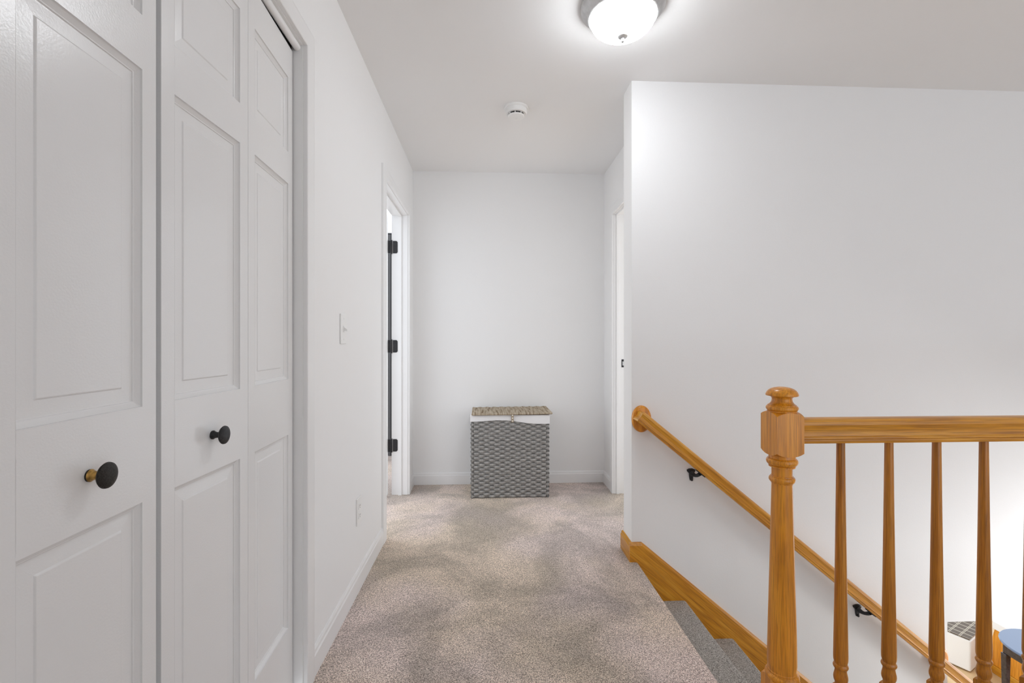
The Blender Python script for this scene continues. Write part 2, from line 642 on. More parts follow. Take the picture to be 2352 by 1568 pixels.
# hinges on the far jamb of the left doorway
for zc in (1.799, 1.079, 0.360):
    bm = bmesh.new()
    c = [(-0.693, zc - 0.045), (-0.668, zc - 0.045), (-0.660, zc - 0.037), (-0.660, zc + 0.037), (-0.668, zc + 0.045), (-0.693, zc + 0.045)]
    loft(bm, [[(x, y, z) for x, z in c] for y in (LD1 - 0.003, LD1 + 0.001)])
    lathe(bm, [(0.0, zc - 0.052), (0.004, zc - 0.050), (0.0062, zc - 0.045), (0.0062, zc + 0.045), (0.004, zc + 0.050), (0.0, zc + 0.052)], c=(-0.702, LD1 - 0.008, 0), seg=14)
    box(bm, -0.727, -0.702, LD1 - 0.012, LD1 - 0.009, zc - 0.045, zc + 0.045)
    for dz in (-0.028, 0.0, 0.028):
        lathe(bm, [(0.0035, LD1 - 0.0045), (0.0035, LD1 - 0.003)], c=(-0.672 + (0.006 if dz == 0 else 0), 0, zc + dz), seg=10, axis='Y')
    h = finish('hinge', bm, M['black'], trim_left, smooth=True)
    h['label'] = 'black door hinge'


# ------------------------------------------------------------------ moulded door leaves
PANELS = [(0.232, 0.829), (1.000, 1.602), (1.699, 1.930)]
INSET = [(0.0, 0.0), (0.0007, -0.0032), (0.0085, -0.0092), (0.0100, -0.0090), (0.0108, -0.0112), (0.0130, -0.0112), (0.0350, -0.0100), (0.0376, -0.0078)]


def leaf_mesh(bm, L, H, stile, panels, T=0.034, both=False):
    """panelled leaf: local y 0..L, z 0..H, front face at x=0 looking to +x, back at x=-T"""
    p0, p1 = stile, L - stile

    def quad(a):
        bm.faces.new([bm.verts.new(p) for p in a])
    quad([(0, 0, 0), (0, p0, 0), (0, p0, H), (0, 0, H)])
    quad([(0, p1, 0), (0, L, 0), (0, L, H), (0, p1, H)])
    zs = [0] + [z for p in panels for z in p] + [H]
    for a, b in zip(zs[0::2], zs[1::2]):
        quad([(0, p0, a), (0, p1, a), (0, p1, b), (0, p0, b)])
    for z0, z1 in panels:
        rings = []
        for i, d in INSET:
            rings.append([(d, p0 + i, z0 + i), (d, p1 - i, z0 + i), (d, p1 - i, z1 - i), (d, p0 + i, z1 - i)])
        vs = loft(bm, rings, caps=False)
        bm.faces.new(vs[-1])
    quad([(-T, 0, 0), (-T, L, 0), (-T, L, H), (-T, 0, H)])
    quad([(0, 0, 0), (-T, 0, 0), (-T, 0, H), (0, 0, H)])
    quad([(0, L, 0), (-T, L, 0), (-T, L, H), (0, L, H)])
    quad([(0, 0, 0), (0, L, 0), (-T, L, 0), (-T, 0, 0)])
    quad([(0, 0, H), (0, L, H), (-T, L, H), (-T, 0, H)])
    bmesh.ops.remove_doubles(bm, verts=bm.verts, dist=1e-5)


KNOB = [(0.0, -0.001), (0.0095, -0.001), (0.0098, 0.003), (0.0075, 0.006), (0.0062, 0.012), (0.0070, 0.017), (0.0125, 0.0205), (0.0182, 0.0235),
        (0.0203, 0.0262), (0.0198, 0.0285), (0.0165, 0.0305), (0.010, 0.0318), (0.0, 0.0322)]


def bifold(name, near, mid, far, knob_on, knob_y, knob_mats, label):
    """near/mid/far: (x, y) of the meeting points of the two leaves on plan"""
    root = empty(name, (mid[0], mid[1], 0), label, 'door', kind='structure')
    leaves = []
    for k, (a, b) in enumerate(((near, mid), (mid, far))):
        a, b = Vector((a[0], a[1], 0)), Vector((b[0], b[1], 0))
        d = b - a
        L = d.length - 0.0015
        bm = bmesh.new()
        leaf_mesh(bm, L, 2.0155, 0.036, [(z0 - 0.015, z1 - 0.015) for z0, z1 in PANELS])
        o = finish('leaf', bm, M['door'], root, bevel=0.0008, segs=2)
        o.location = a - Vector((mid[0], mid[1], 0)) + Vector((0, 0, 0.015))
        o.rotation_euler = (0, 0, math.atan2(d.y, d.x) - math.pi / 2)
        leaves.append(o)
        if knob_on == k:
            bm = bmesh.new()
            lathe(bm, KNOB, seg=36, axis='X')
            if len(knob_mats) > 1:
                for f in bm.faces:
                    cx_ = f.calc_center_median().x
                    f.material_index = 1 if 0.004 < cx_ < 0.024 else 0
            kn = finish('knob', bm, knob_mats, o, smooth=True)
            kn.location = (0.0, knob_y, 0.909 - 0.015)
            kn['label'] = 'dark round door knob'
    return root


DX, DH = -0.618, -0.6059
bifold('door_1', (DX, 0.3135), (-0.6165, 0.615), (DX, 0.917), 1, 0.151, [M['bronze'], M['brass']],
       'nearer white bifold closet door with brass-worn dark knob, at the left edge')
bifold('door_2', (DX, 0.929), (DH, 1.2305), (DX, 1.532), 0, 0.155, [M['black']],
       'farther white bifold closet door with plain black knob, beside the casing')

# open bedroom door seen edge on
bm = bmesh.new()
leaf_mesh(bm, 0.76, 2.01, 0.11, [(0.25, 0.85), (1.0, 1.58), (1.68, 1.90)])
dr = finish('door_3', bm, M['door'])
dr.location = (-0.725 - 0.76, 3.432, 0.012)
dr.rotation_euler = (0, 0, math.radians(-90))
tag(dr, 'open white door beyond the far left doorway, seen edge on beside the hinges', 'door', kind='structure')

# dark hanging seen in the gap between the door and its jamb
bm = bmesh.new()
n = 40
fr = []
for z in (0.067, 2.09):
    fr.append([(-1.35 + 0.55 * i / n, 4.4 + 0.02 * math.sin(i * 1.3), z) for i in range(n + 1)] +
              [(-1.35 + 0.55 * i / n, 4.44 + 0.02 * math.sin(i * 1.3), z) for i in range(n, -1, -1)])
loft(bm, fr)
tag(finish('curtain', bm, M['curtain'], smooth=True, org=(-1.07, 4.42, 0.067)), 'dark grey curtain glimpsed through the narrow gap behind the far left door', 'curtain')
bm = bmesh.new()
tube(bm, [(-1.5, 4.42, 2.10), (-0.722, 4.42, 2.10)], 0.012)
finish('curtain_rod', bm, M['black'], bpy.data.objects['curtain'], org=(-1.07, 4.42, 0.067))


# ------------------------------------------------------------------ ceiling light
LX, LY = 0.528, 1.846
root = empty('ceiling_light', (LX, LY, CEIL), 'lit frosted dome ceiling light with brushed nickel ring', 'ceiling light')
bm = bmesh.new()
lathe(bm, [(0.0, 0.0), (0.160, 0.0), (0.164, -0.004), (0.164, -0.012), (0.161, -0.018), (0.148, -0.032), (0.141, -0.038), (0.139, -0.044), (0.136, -0.050), (0.132, -0.052), (0.129, -0.048), (0.0, -0.042)], seg=72)
ring = finish('base_ring', bm, M['nickel'], root, smooth=True)
ring['label'] = 'brushed nickel ring'
bm = bmesh.new()
prof = []
for i in range(15):
    a = math.pi / 2 * i / 14
    prof.append((0.1285 * math.cos(a), -0.046 - 0.078 * math.sin(a)))
prof[-1] = (0.0, -0.124)
lathe(bm, prof, seg=72)
gd = finish('glass_dome', bm, M['glass'], root, smooth=True)
gd['label'] = 'lit white glass dome'
bm = bmesh.new()
lathe(bm, [(0.0, -0.122), (0.0195, -0.1215), (0.0195, -0.125), (0.014, -0.1300), (0.0070, -0.132), (0.0050, -0.138), (0.0062, -0.141), (0.0066, -0.144), (0.0045, -0.147), (0.0, -0.148)], seg=24)
finish('finial', bm, M['nickel'], root, smooth=True)

# ------------------------------------------------------------------ smoke detector
root = empty('smoke_detector', (0.157, 2.690, CEIL), 'round white smoke detector on the ceiling', 'smoke detector')
bm = bmesh.new()
lathe(bm, [(0.0, 0.0), (0.069, 0.0), (0.069, -0.008), (0.066, -0.011), (0.0, -0.011)], seg=48)
finish('base', bm, M['plate'], root, smooth=True)
bm = bmesh.new()
lathe(bm, [(0.0, -0.010), (0.061, -0.010), (0.0615, -0.026), (0.059, -0.033), (0.055, -0.036), (0.044, -0.036), (0.0, -0.036)], seg=48)
finish('cover', bm, M['plate'], root, smooth=True)
bm = bmesh.new()
lathe(bm, [(0.0, -0.035), (0.042, -0.035), (0.042, -0.046), (0.0, -0.046)], seg=48)
finish('sensor_slot', bm, M['slot'], root)
bm = bmesh.new()
lathe(bm, [(0.0, -0.045), (0.046, -0.045), (0.047, -0.048), (0.043, -0.053), (0.030, -0.055), (0.009, -0.0555), (0.008, -0.0545), (0.0, -0.0545)], seg=48)
for i in range(8):
    a = 2 * math.pi * (i + 0.5) / 8 + 0.2
    c, s = math.cos(a), math.sin(a)
    w = 0.0022
    pts = [(0.041, -w), (0.0462, -w), (0.0462, w), (0.041, w)]
    loft(bm, [[(x * c - y * s, x * s + y * c, z) for x, y in pts] for z in (-0.035, -0.047)])
finish('test_cap', bm, M['plate'], root, smooth=True)

# ------------------------------------------------------------------ light switch and outlet
SY, SZ = 1.945, 1.166
root = empty('light_switch', (XL, SY, SZ), 'white toggle light switch on the left wall past the closet', 'light switch')
bm = bmesh.new()
box(bm, XL, XL + 0.0055, SY - 0.036, SY + 0.036, SZ - 0.060, SZ + 0.060)
finish('wall_plate', bm, M['plate'], root, org=(XL, SY, SZ), bevel=0.0025)
bm = bmesh.new()
box(bm, XL + 0.005, XL + 0.0075, SY - 0.006, SY + 0.006, SZ - 0.013, SZ + 0.013)
pts = [(0.006, 0.008), (0.006, -0.006), (0.021, -0.010), (0.021, -0.002)]
loft(bm, [[(XL + x, y, SZ + z) for x, z in pts] for y in (SY - 0.004, SY + 0.004)])
finish('toggle', bm, M['plate'], root, org=(XL, SY, SZ), bevel=0.001)
for dz in (-0.042, 0.042):
    bm = bmesh.new()
    lathe(bm, [(0.0035, 0.0), (0.0035, 0.0062), (0.002, 0.0068), (0, 0.0068)], c=(XL, SY, SZ + dz), seg=14, axis='X')
    finish('screw', bm, M['plate'], root, org=(XL, SY, SZ))

OY, OZ = 2.177, 0.352
root = empty('electrical_outlet', (XL, OY, OZ), 'white double electrical outlet low on the left wall', 'electrical outlet')
bm = bmesh.new()
box(bm, XL, XL + 0.0055, OY - 0.036, OY + 0.036, OZ - 0.060, OZ + 0.060)
finish('wall_plate', bm, M['plate'], root, org=(XL, OY, OZ), bevel=0.0025)
for dz in (-0.021, 0.021):
    bm = bmesh.new()
    box(bm, XL + 0.004, XL + 0.008, OY - 0.0165, OY + 0.0165, OZ + dz - 0.0135, OZ + dz + 0.0135)
    so = finish('socket', bm, M['plate'], root, org=(XL, OY, OZ), bevel=0.003)
    bm = bmesh.new()
    for dy in (-0.006, 0.006):
        box(bm, XL + 0.0075, XL + 0.0083, OY + dy - 0.001, OY + dy + 0.001, OZ + dz - 0.002, OZ + dz + 0.006)
    box(bm, XL + 0.0075, XL + 0.0083, OY - 0.002, OY + 0.002, OZ + dz - 0.0095, OZ + dz - 0.006)
    finish('slots', bm, M['slot'], so, org=(XL, OY, OZ))

# ------------------------------------------------------------------ wicker hamper
HX0, HX1, HY0, HY1, HH = -0.122, 0.430, 3.375, 3.690, 0.566
HC = ((HX0 + HX1) / 2, (HY0 + HY1) / 2, 0.0)
root = empty('laundry_hamper', HC, 'grey woven laundry hamper with tan lid and white liner by the end wall', 'laundry hamper')
ROWS, PITCH = 35, 0.0372
RH = (HH - 0.008) / ROWS


def weave_face(bm, length, place):
    """rows of flat rope running in and out of upright stakes; place(u, out, z) gives the point"""
    n_st = round(length / PITCH)
    pit = length / n_st
    sub = 10
    for r in range(ROWS):
        z0 = 0.006 + r * RH + random.uniform(-0.0008, 0.0008)
        ph = r % 2
        cols = []
        for i in range(n_st * sub + 1):
            u = length * i / (n_st * sub)
            w = max(-1.0, min(1.0, 1.45 * math.cos(math.pi * (u / pit + ph)) - 0.12))
            out = 0.0062 * w + random.uniform(-0.0004, 0.0004)
            hh = RH * (0.53 + 0.07 * w)
            zc = z0 + RH / 2
            ring = []
            for k in range(5):
                t = -1 + k * 0.5
                ring.append(bm.verts.new(place(u, out + 0.0042 * (1 - t * t), zc + hh * t)))
            cols.append(ring)
        for a, b in zip(cols, cols[1:]):
            for k in range(4):
                bm.faces.new((a[k], b[k], b[k + 1], a[k + 1]))


bm = bmesh.new()
weave_face(bm, HX1 - HX0, lambda u, o, z: (HX0 + u, HY0 + 0.006 - o, z))
weave_face(bm, HX1 - HX0, lambda u, o, z: (HX0 + u, HY1 - 0.006 + o, z))
weave_face(bm, HY1 - HY0, lambda u, o, z: (HX0 + 0.006 - o, HY0 + u, z))
weave_face(bm, HY1 - HY0, lambda u, o, z: (HX1 - 0.006 + o, HY0 + u, z))
nf = len(bm.faces)
box(bm, HX0 + 0.010, HX1 - 0.010, HY0 + 0.010, HY1 - 0.010, 0.002, HH)
for x in (HX0 + 0.006, HX1 - 0.006):
    for y in (HY0 + 0.006, HY1 - 0.006):
        box(bm, x - 0.006, x + 0.006, y - 0.006, y + 0.006, 0.0, HH)
bm.faces.ensure_lookup_table()
for f in list(bm.faces)[nf:]:
    f.material_index = 1
body = finish('basket_body', bm, [M['wicker'], M['stake']], root, org=HC, smooth=True, angle=60)
body['label'] = 'grey woven basket body'

# liner: cloth band folded over the rim, hem dips to the right of the strap
bm = bmesh.new()
per = []
n = 24
off = 0.007


def liner_bottom(u):
    return 0.545 + 0.010 * math.exp(-((u - 0.36) / 0.22) ** 2) - 0.018 / (1 + math.exp(-(u - 0.66) * 16))


P_ = []
for i in range(n + 1):
    u = i / n
    P_.append((HX0 - off + (HX1 - HX0 + 2 * off) * u, HY0 - off - 0.002 * math.sin(u * 9), liner_bottom(u)))
for i in range(1, 9):
    P_.append((HX1 + off, HY0 - off + (HY1 - HY0 + 2 * off) * i / 8, 0.535 + 0.01 * (i / 8)))
for i in range(1, n + 1):
    P_.append((HX1 + off - (HX1 - HX0 + 2 * off) * i / n, HY1 + off, 0.545))
for i in range(1, 8):
    P_.append((HX0 - off, HY1 + off - (HY1 - HY0 + 2 * off) * i / 8, 0.545))
top = 0.590
rings = [[(x, y, zb) for x, y, zb in P_], [(x, y, zb + 0.012) for x, y, zb in P_], [(x, y, top - 0.006) for x, y, zb in P_],
         [(HC[0] + (x - HC[0]) * 0.985, HC[1] + (y - HC[1]) * 0.975, top) for x, y, zb in P_],
         [(HC[0] + (x - HC[0]) * 0.95, HC[1] + (y - HC[1]) * 0.92, top) for x, y, zb in P_],
         [(HC[0] + (x - HC[0]) * 0.95, HC[1] + (y - HC[1]) * 0.92, 0.552) for x, y, zb in P_]]
loft(bm, rings, caps=False)
ln = finish('liner', bm, M['cloth'], root, org=HC, smooth=True)
ln['label'] = 'white cloth liner folded over the rim'

# lid: ribbed weave, sits a little askew
bm = bmesh.new()
LW, LD_, LT = 0.562, 0.330, 0.012
nx_, ny_ = 132, 24
for side in (1, -1):
    grid = []
    for i in range(nx_ + 1):
        row = []
        for j in range(ny_ + 1):
            x = -LW / 2 + LW * i / nx_
            y = -LD_ / 2 + LD_ * j / ny_
            ph = (j // 2) % 2
            z = side * (LT / 2 + 0.0022 * math.cos(2 * math.pi * x / 0.026 + math.pi * ph) + 0.0012 * math.cos(2 * math.pi * x / 0.0085))
            if i in (0, nx_) or j in (0, ny_):
                z = side * LT * 0.25
            row.append(bm.verts.new((x, y, z)))
        grid.append(row)
    for i in range(nx_):
        for j in range(ny_):
            bm.faces.new((grid[i][j], grid[i + 1][j], grid[i + 1][j + 1], grid[i][j + 1]))
    if side == 1:
        g1 = grid
for i in range(nx_):
    for j in (0, ny_):
        bm.faces.new((g1[i][j], g1[i + 1][j], grid[i + 1][j], grid[i][j]))
for j in range(ny_):
    for i in (0, nx_):
        bm.faces.new((g1[i][j], g1[i][j + 1], grid[i][j + 1], grid[i][j]))
# braided border
for a, b in (((-LW / 2, -LD_ / 2), (LW / 2, -LD_ / 2)), ((LW / 2, -LD_ / 2), (LW / 2, LD_ / 2)), ((LW / 2, LD_ / 2), (-LW / 2, LD_ / 2)), ((-LW / 2, LD_ / 2), (-LW / 2, -LD_ / 2))):
    m_ = 40
    tube(bm, [(a[0] + (b[0] - a[0]) * i / m_, a[1] + (b[1] - a[1]) * i / m_, 0.0012 * math.sin(i * 1.6)) for i in range(m_ + 1)],
         [0.0065 + 0.0010 * math.sin(i * 1.6) for i in range(m_ + 1)], seg=8)
lid = finish('lid', bm, M['lid'], root, smooth=True, angle=70)
lid.location = (0.012, -0.008, 0.600)
lid.rotation_euler = (math.radians(0.0), math.radians(-0.35), math.radians(0.8))
lid['label'] = 'tan woven lid'

bm = bmesh.new()
sx = 0.170
loft(bm, [[(sx - 0.0085, y, z), (sx + 0.0085, y, z), (sx + 0.0085, y - 0.003, z), (sx - 0.0085, y - 0.003, z)]
          for y, z in ((HY0 - 0.012, 0.604), (HY0 - 0.017, 0.594), (HY0 - 0.014, 0.575), (HY0 - 0.011, 0.548), (HY0 - 0.011, 0.540))])
st = finish('strap', bm, M['strap'], root, org=HC)
st['label'] = 'beige closing strap with pale studs'
for z in (0.591, 0.571, 0.551):
    bm = bmesh.new()
    lathe(bm, [(0.0048, 0.0), (0.0048, -0.004), (0.003, -0.0055), (0, -0.006)], c=(sx, HY0 - 0.0155, z), seg=14, axis='Y')
    finish('stud', bm, M['stud'], st, org=HC)

# ------------------------------------------------------------------ stairs
YT0, YT1 = YW0 - 0.02, YS - 0.016
root = empty('staircase', (NX, (YT0 + YT1) / 2, LOW), 'grey-brown carpeted stairs descending to the right below the landing', 'staircase')
org = (NX, (YT0 + YT1) / 2, LOW)
for k in range(1, 13):
    z = -RISE * k
    xn = NX + RUN * k
    pr = [(xn - RUN - 0.028, z)]
    r = 0.021
    for i in range(9):
        a = math.pi / 2 - math.pi * i / 8
        pr.append((xn - r + r * math.cos(a), z - r + r * math.sin(a)))
    pr += [(xn - 0.028, z - 2 * r), (xn - 0.028, z - RISE + 0.0005), (xn - RUN - 0.028, z - RISE + 0.0005)]
    bm = bmesh.new()
    loft(bm, [[(x, y, zz) for x, zz in pr] for y in (YT0 + 0.001, YT1)])
    finish('step', bm, M['stair_carpet'], root, org=org, smooth=True)
bm = bmesh.new()
pr = [(NX - 0.028, -0.046), (NX - 0.028, -RISE), (NX - 0.08, -RISE), (NX - 0.08, -0.046)]
loft(bm, [[(x, y, zz) for x, zz in pr] for y in (YT0 + 0.001, YT1)])
finish('riser', bm, M['stair_carpet'], root, org=org)

# oak skirt board along the wall, with a moulded top edge
SL = 0.833
YF = YS - 0.016
bm = bmesh.new()


def skirt_top(x):
    return 0.096 if x < 0.777 else 0.096 - SL * (x - 0.777)


def skirt_sec(y0, y1, inset, low):
    xs = [0.713, 0.777, 3.30]
    up = [(x, skirt_top(x) - inset) for x in xs]
    dn = [(3.30, skirt_top(3.30) - 0.48), (0.97, skirt_top(0.97) - 0.55), (0.713, -0.30)]
    return up + dn


pl = skirt_sec(0, 0, 0.014, 0)
loft(bm, [[(x, y, z) for x, z in pl] for y in (YF, YS)])
# ogee cap: thinner strip on top of the board
cap = [(0.0, 0.0), (0.010, 0.0), (0.016, -0.016), (0.010, -0.020), (0.0, -0.020)]
rings = []
for x, tx in ((0.713, 0), (0.777, 0.5), (3.30, 1)):
    rings.append([(x, YS - t, skirt_top(x) + dz) for t, dz in cap])
loft(bm, rings)
sk = structure('trim_4', bm, M['oakx'], 'honey oak skirt board sloping down the wall beside the stairs', 'skirt board')
R_ = Matrix.Rotation(math.atan(SL), 4, 'Y')
sk.data.transform(R_.inverted())
sk.rotation_euler = (0, math.atan(SL), 0)
bm = bmesh.new()
prof = [(0, -0.002), (0.014, -0.002), (0.014, 0.076), (0.009, 0.084), (0.009, 0.090), (0.004, 0.096), (0, 0.096)]
loft(bm, [[(XS - t, y, z) for t, z in prof] for y in (YS, YSB + 0.015)])
structure('trim_5', bm, M['oaky'], 'short oak baseboard on the end of the stair wall', 'baseboard')

# ------------------------------------------------------------------ handrail on the wall
RAIL = [(-0.023, 0.0), (0.023, 0.0), (0.025, 0.006), (0.0245, 0.010), (0.0275, 0.013), (0.0275, 0.017), (0.0245, 0.020), (0.0235, 0.030), (0.0255, 0.042),
        (0.0285, 0.050), (0.0265, 0.058), (0.019, 0.064), (0.008, 0.067), (-0.008, 0.067), (-0.019, 0.064), (-0.0265, 0.058), (-0.0285, 0.050), (-0.0255, 0.042),
        (-0.0235, 0.030), (-0.0245, 0.020), (-0.0275, 0.017), (-0.0275, 0.013), (-0.0245, 0.010), (-0.025, 0.006)]

HS = 0.815                           # slope of the rail
HY = 2.312
k = 0.86
ang = math.atan(HS)
hx, hz = 0.745, 0.712                # mitre point: rail underside
root = empty('wall_handrail', (hx, YS, hz), 'sloping oak handrail mounted on the wall above the stairs', 'handrail')
dirx = Vector((math.cos(ang), 0, -math.sin(ang)))
upx = Vector((math.sin(ang), 0, math.cos(ang)))
L_RAIL = 2.35
bm = bmesh.new()
# rail lies along local X so that the grain follows it; start is cut at the mitre with the return
pr = [(a * k, b * k) for a, b in RAIL]
ra = [(a, a, b) for a, b in pr]                      # 45 degree mitre in plan
rb = [(L_RAIL, a, b) for a, b in pr]
loft(bm, [ra, rb])
rail = finish('rail', bm, M['oakx'], root, smooth=True, angle=30)
rail.location = (0, HY - YS, 0)
rail.rotation_euler = (0, ang, 0)
bm = bmesh.new()
# return: same section turned into the wall
rings = []
for y_end in (None, YS - 0.016):
    ring = []
    for a, b in pr:
        p = Vector((hx, HY, hz)) + dirx * a + upx * b
        yy = (HY + a) if y_end is None else y_end
        ring.append((p.x, yy, p.z))
    rings.append(ring)
loft(bm, rings)
finish('rail_return', bm, M['oaky'], root, org=(hx, YS, hz), smooth=True, angle=30)


def rosette(cx_, cz_, rx, rz):
    bm = bmesh.new()
    prof = [(0.0, 0.018), (0.80, 0.018), (0.90, 0.0165), (0.97, 0.012), (1.0, 0.006), (1.0, 0.0)]
    seg = 56
    rings = []
    for rr, t in prof[1:]:
        rings.append([(cx_ + rx * rr * math.cos(2 * math.pi * i / seg), YS - t, cz_ + rz * rr * math.sin(2 * math.pi * i / seg)) for i in range(seg)])
    loft(bm, rings)
    o = finish('rosette', bm, M['oakz'], root, org=(hx, YS, hz), smooth=True)
    o['label'] = 'oval oak wall plate'


rosette(0.776, 0.722, 0.050, 0.068)
rosette(2.355, -0.545, 0.050, 0.068)


def bracket(xc):
    zr = hz - HS * (xc + 0.016 - hx)                 # rail underside above the arm
    zw = zr - 0.022
    bm = bmesh.new()
    # ornate wall plate: wide at the top, tapering to a small curl
    sec = [(-0.024, 0.020), (-0.012, 0.026), (0.004, 0.027), (0.018, 0.022), (0.020, 0.014), (0.012, 0.004), (0.008, -0.014), (0.008, -0.028), (0.002, -0.036), (-0.007, -0.034), (-0.010, -0.022), (-0.013, 0.002), (-0.022, 0.012)]
    loft(bm, [[(xc + a * s_, y, zw + b * s_) for a, b in sec] for y, s_ in ((YS, 1.0), (YS - 0.005, 1.0), (YS - 0.008, 0.85))])
    lathe(bm, [(0.006, YS - 0.004), (0.006, YS - 0.012), (0.0, YS - 0.013)], c=(xc - 0.001, 0, zw - 0.030), seg=12, axis='Y')
    p0 = Vector((xc, YS - 0.006, zw + 0.004))
    p3 = Vector((xc + 0.016, HY, zr - 0.004))
    pts = []
    for i in range(9):
        t = i / 8
        y = p0.y + (p3.y - p0.y) * t
        x = p0.x + (p3.x - p0.x) * t
        z = p0.z + (p3.z - p0.z) * (t ** 2) - 0.008 * math.sin(math.pi * t)
        pts.append((x, y, z))
    tube(bm, pts, [0.013, 0.0115, 0.010, 0.009, 0.0085, 0.0085, 0.009, 0.0095, 0.0095], seg=12)
    # saddle plate under the rail
    c = Vector((xc + 0.016, HY, zr))
    rings = []
    for t in (0.0, -0.004):
        rings.append([c + dirx * a + upx * t + Vector((0, b, 0)) for a, b in ((-0.024, -0.010), (-0.019, -0.014), (0.024, -0.014), (0.029, -0.010), (0.029, 0.010), (0.024, 0.014), (-0.019, 0.014), (-0.024, 0.010))])
    loft(bm, rings)
    o = finish('bracket', bm, M['black'], root, org=(hx, YS, hz), smooth=True, angle=40)
    o['label'] = 'small black iron rail bracket'


bracket(1.036)
bracket(1.917)

# ------------------------------------------------------------------ landing railing: newel, rail, balusters
NC = Vector((0.8445, 1.327, 0.0))
root = empty('landing_railing', NC, 'oak landing railing with turned newel post and slim balusters', 'railing')
HWN = 0.0395


def square_block(bm, c, hw, zb, zt, rin, drop, dome_top=True, dome_bot=True):
    """square turned block whose ends are rounded shoulders"""
    per = []
    m_ = 10
    cs = [(-1, -1), (1, -1), (1, 1), (-1, 1)]
    for i in range(4):
        a, b = cs[i], cs[(i + 1) % 4]
        for j in range(m_):
            t = j / m_
            per.append(((a[0] + (b[0] - a[0]) * t) * hw, (a[1] + (b[1] - a[1]) * t) * hw))
    rmax = hw * math.sqrt(2)

    def z_off(r):
        q = (r - rin) / (rmax - rin)
        return drop * q * q

    rings = []
    rings.append([(c.x + x * rin / math.hypot(x, y), c.y + y * rin / math.hypot(x, y), zb - (drop if dome_bot else 0)) for x, y in per])
    rings.append([(c.x + x, c.y + y, zb - (drop - z_off(math.hypot(x, y)) if dome_bot else 0)) for x, y in per])
    rings.append([(c.x + x, c.y + y, zt + (drop - z_off(math.hypot(x, y)) if dome_top else 0)) for x, y in per])
    rings.append([(c.x + x * rin / math.hypot(x, y), c.y + y * rin / math.hypot(x, y), zt + (drop if dome_top else 0)) for x, y in per])
    loft(bm, rings)


bm = bmesh.new()
square_block(bm, NC, HWN, 0.801, 0.904, 0.030, 0.012)
square_block(bm, NC, HWN, 0.0, 0.138, 0.036, 0.016, dome_bot=False)
P = 0.001252
cap = [(0.028, 0.900), (0.0365, 0.913), (0.0385, 0.9145), (0.0385, 0.9175), (0.0372, 0.9185), (0.0395, 0.9195), (0.0412, 0.922), (0.0418, 0.925), (0.0412, 0.928), (0.0395, 0.9305), (0.0372, 0.9315), (0.0372, 0.9335), (0.0355, 0.9345), (0.0310, 0.938), (0.0280, 0.942), (0.0265, 0.947), (0.0262, 0.951),
       (0.0272, 0.9545), (0.0300, 0.9575), (0.0340, 0.9590), (0.0400, 0.9597), (0.0418, 0.9605), (0.0424, 0.9625), (0.0418, 0.9655), (0.0398, 0.970), (0.0360, 0.9752), (0.0300, 0.9797), (0.0220, 0.983), (0.0120, 0.985), (0.0, 0.9857)]
lathe(bm, cap, c=(NC.x, NC.y, 0), seg=48)
shaft = [(0.030, 0.148), (0.0400, 0.150), (0.0432, 0.1525), (0.0445, 0.157), (0.0440, 0.162), (0.0420, 0.1655), (0.0395, 0.167), (0.0385, 0.1685), (0.0385, 0.173), (0.0368, 0.175), (0.0372, 0.180), (0.0385, 0.195), (0.0376, 0.25), (0.0340, 0.40), (0.0305, 0.55), (0.0280, 0.66), (0.0270, 0.7085),
         (0.0285, 0.7090), (0.0290, 0.7115), (0.0310, 0.7125), (0.0332, 0.7155), (0.0342, 0.7195), (0.0335, 0.7240), (0.0315, 0.7270), (0.0290, 0.728), (0.0285, 0.7305), (0.0270, 0.731), (0.0270, 0.7545), (0.0300, 0.755), (0.0345, 0.756), (0.0345, 0.7595), (0.0330, 0.7605), (0.0370, 0.7625), (0.0402, 0.767), (0.0412, 0.772), (0.0402, 0.7765), (0.0375, 0.780), (0.0345, 0.7815), (0.0345, 0.786), (0.030, 0.80)]
lathe(bm, shaft, c=(NC.x, NC.y, 0), seg=48)
nw = finish('newel_post', bm, M['oakz'], root, org=NC, smooth=True, angle=32)
nw['label'] = 'turned oak newel post with mushroom cap'

# horizontal rail
bm = bmesh.new()
RZ = 0.826
rk = 1.05
loft(bm, [[(x, NC.y + a * rk, RZ + b * rk) for a, b in RAIL] for x in (NC.x + HWN - 0.002, 4.6)])
finish('top_rail', bm, M['oakx'], root, org=NC, smooth=True, angle=30)

BAL = [(0.0108, 0.830), (0.0110, 0.80), (0.0125, 0.66), (0.0150, 0.45), (0.0175, 0.28), (0.0186, 0.205), (0.0183, 0.194), (0.0168, 0.187), (0.0160, 0.184), (0.0178, 0.182), (0.0194, 0.178), (0.0194, 0.175), (0.0178, 0.171), (0.0156, 0.169),
       (0.0150, 0.163), (0.0160, 0.157), (0.0178, 0.149), (0.0184, 0.142), (0.0176, 0.136), (0.0155, 0.130), (0.0140, 0.127), (0.0150, 0.124), (0.0140, 0.118)]
proto = None
for i in range(12):
    bx = 1.020 + 0.1456 * i
    if proto is None:
        bm = bmesh.new()
        c = Vector((bx, NC.y, 0))
        lathe(bm, BAL, c=(c.x, c.y, 0), seg=28)
        square_block(bm, c, 0.0162, 0.0, 0.112, 0.013, 0.008, dome_bot=False)
        proto = finish('baluster', bm, M['oakb'], root, org=NC, smooth=True, angle=32)
        me = proto.data
        for v in me.vertices:
            v.co.x -= bx - NC.x
        proto.location = (bx - NC.x, 0, 0)
    else:
        o = proto.copy()
        COL.objects.link(o)
        o.location = (bx - NC.x, 0, 0)

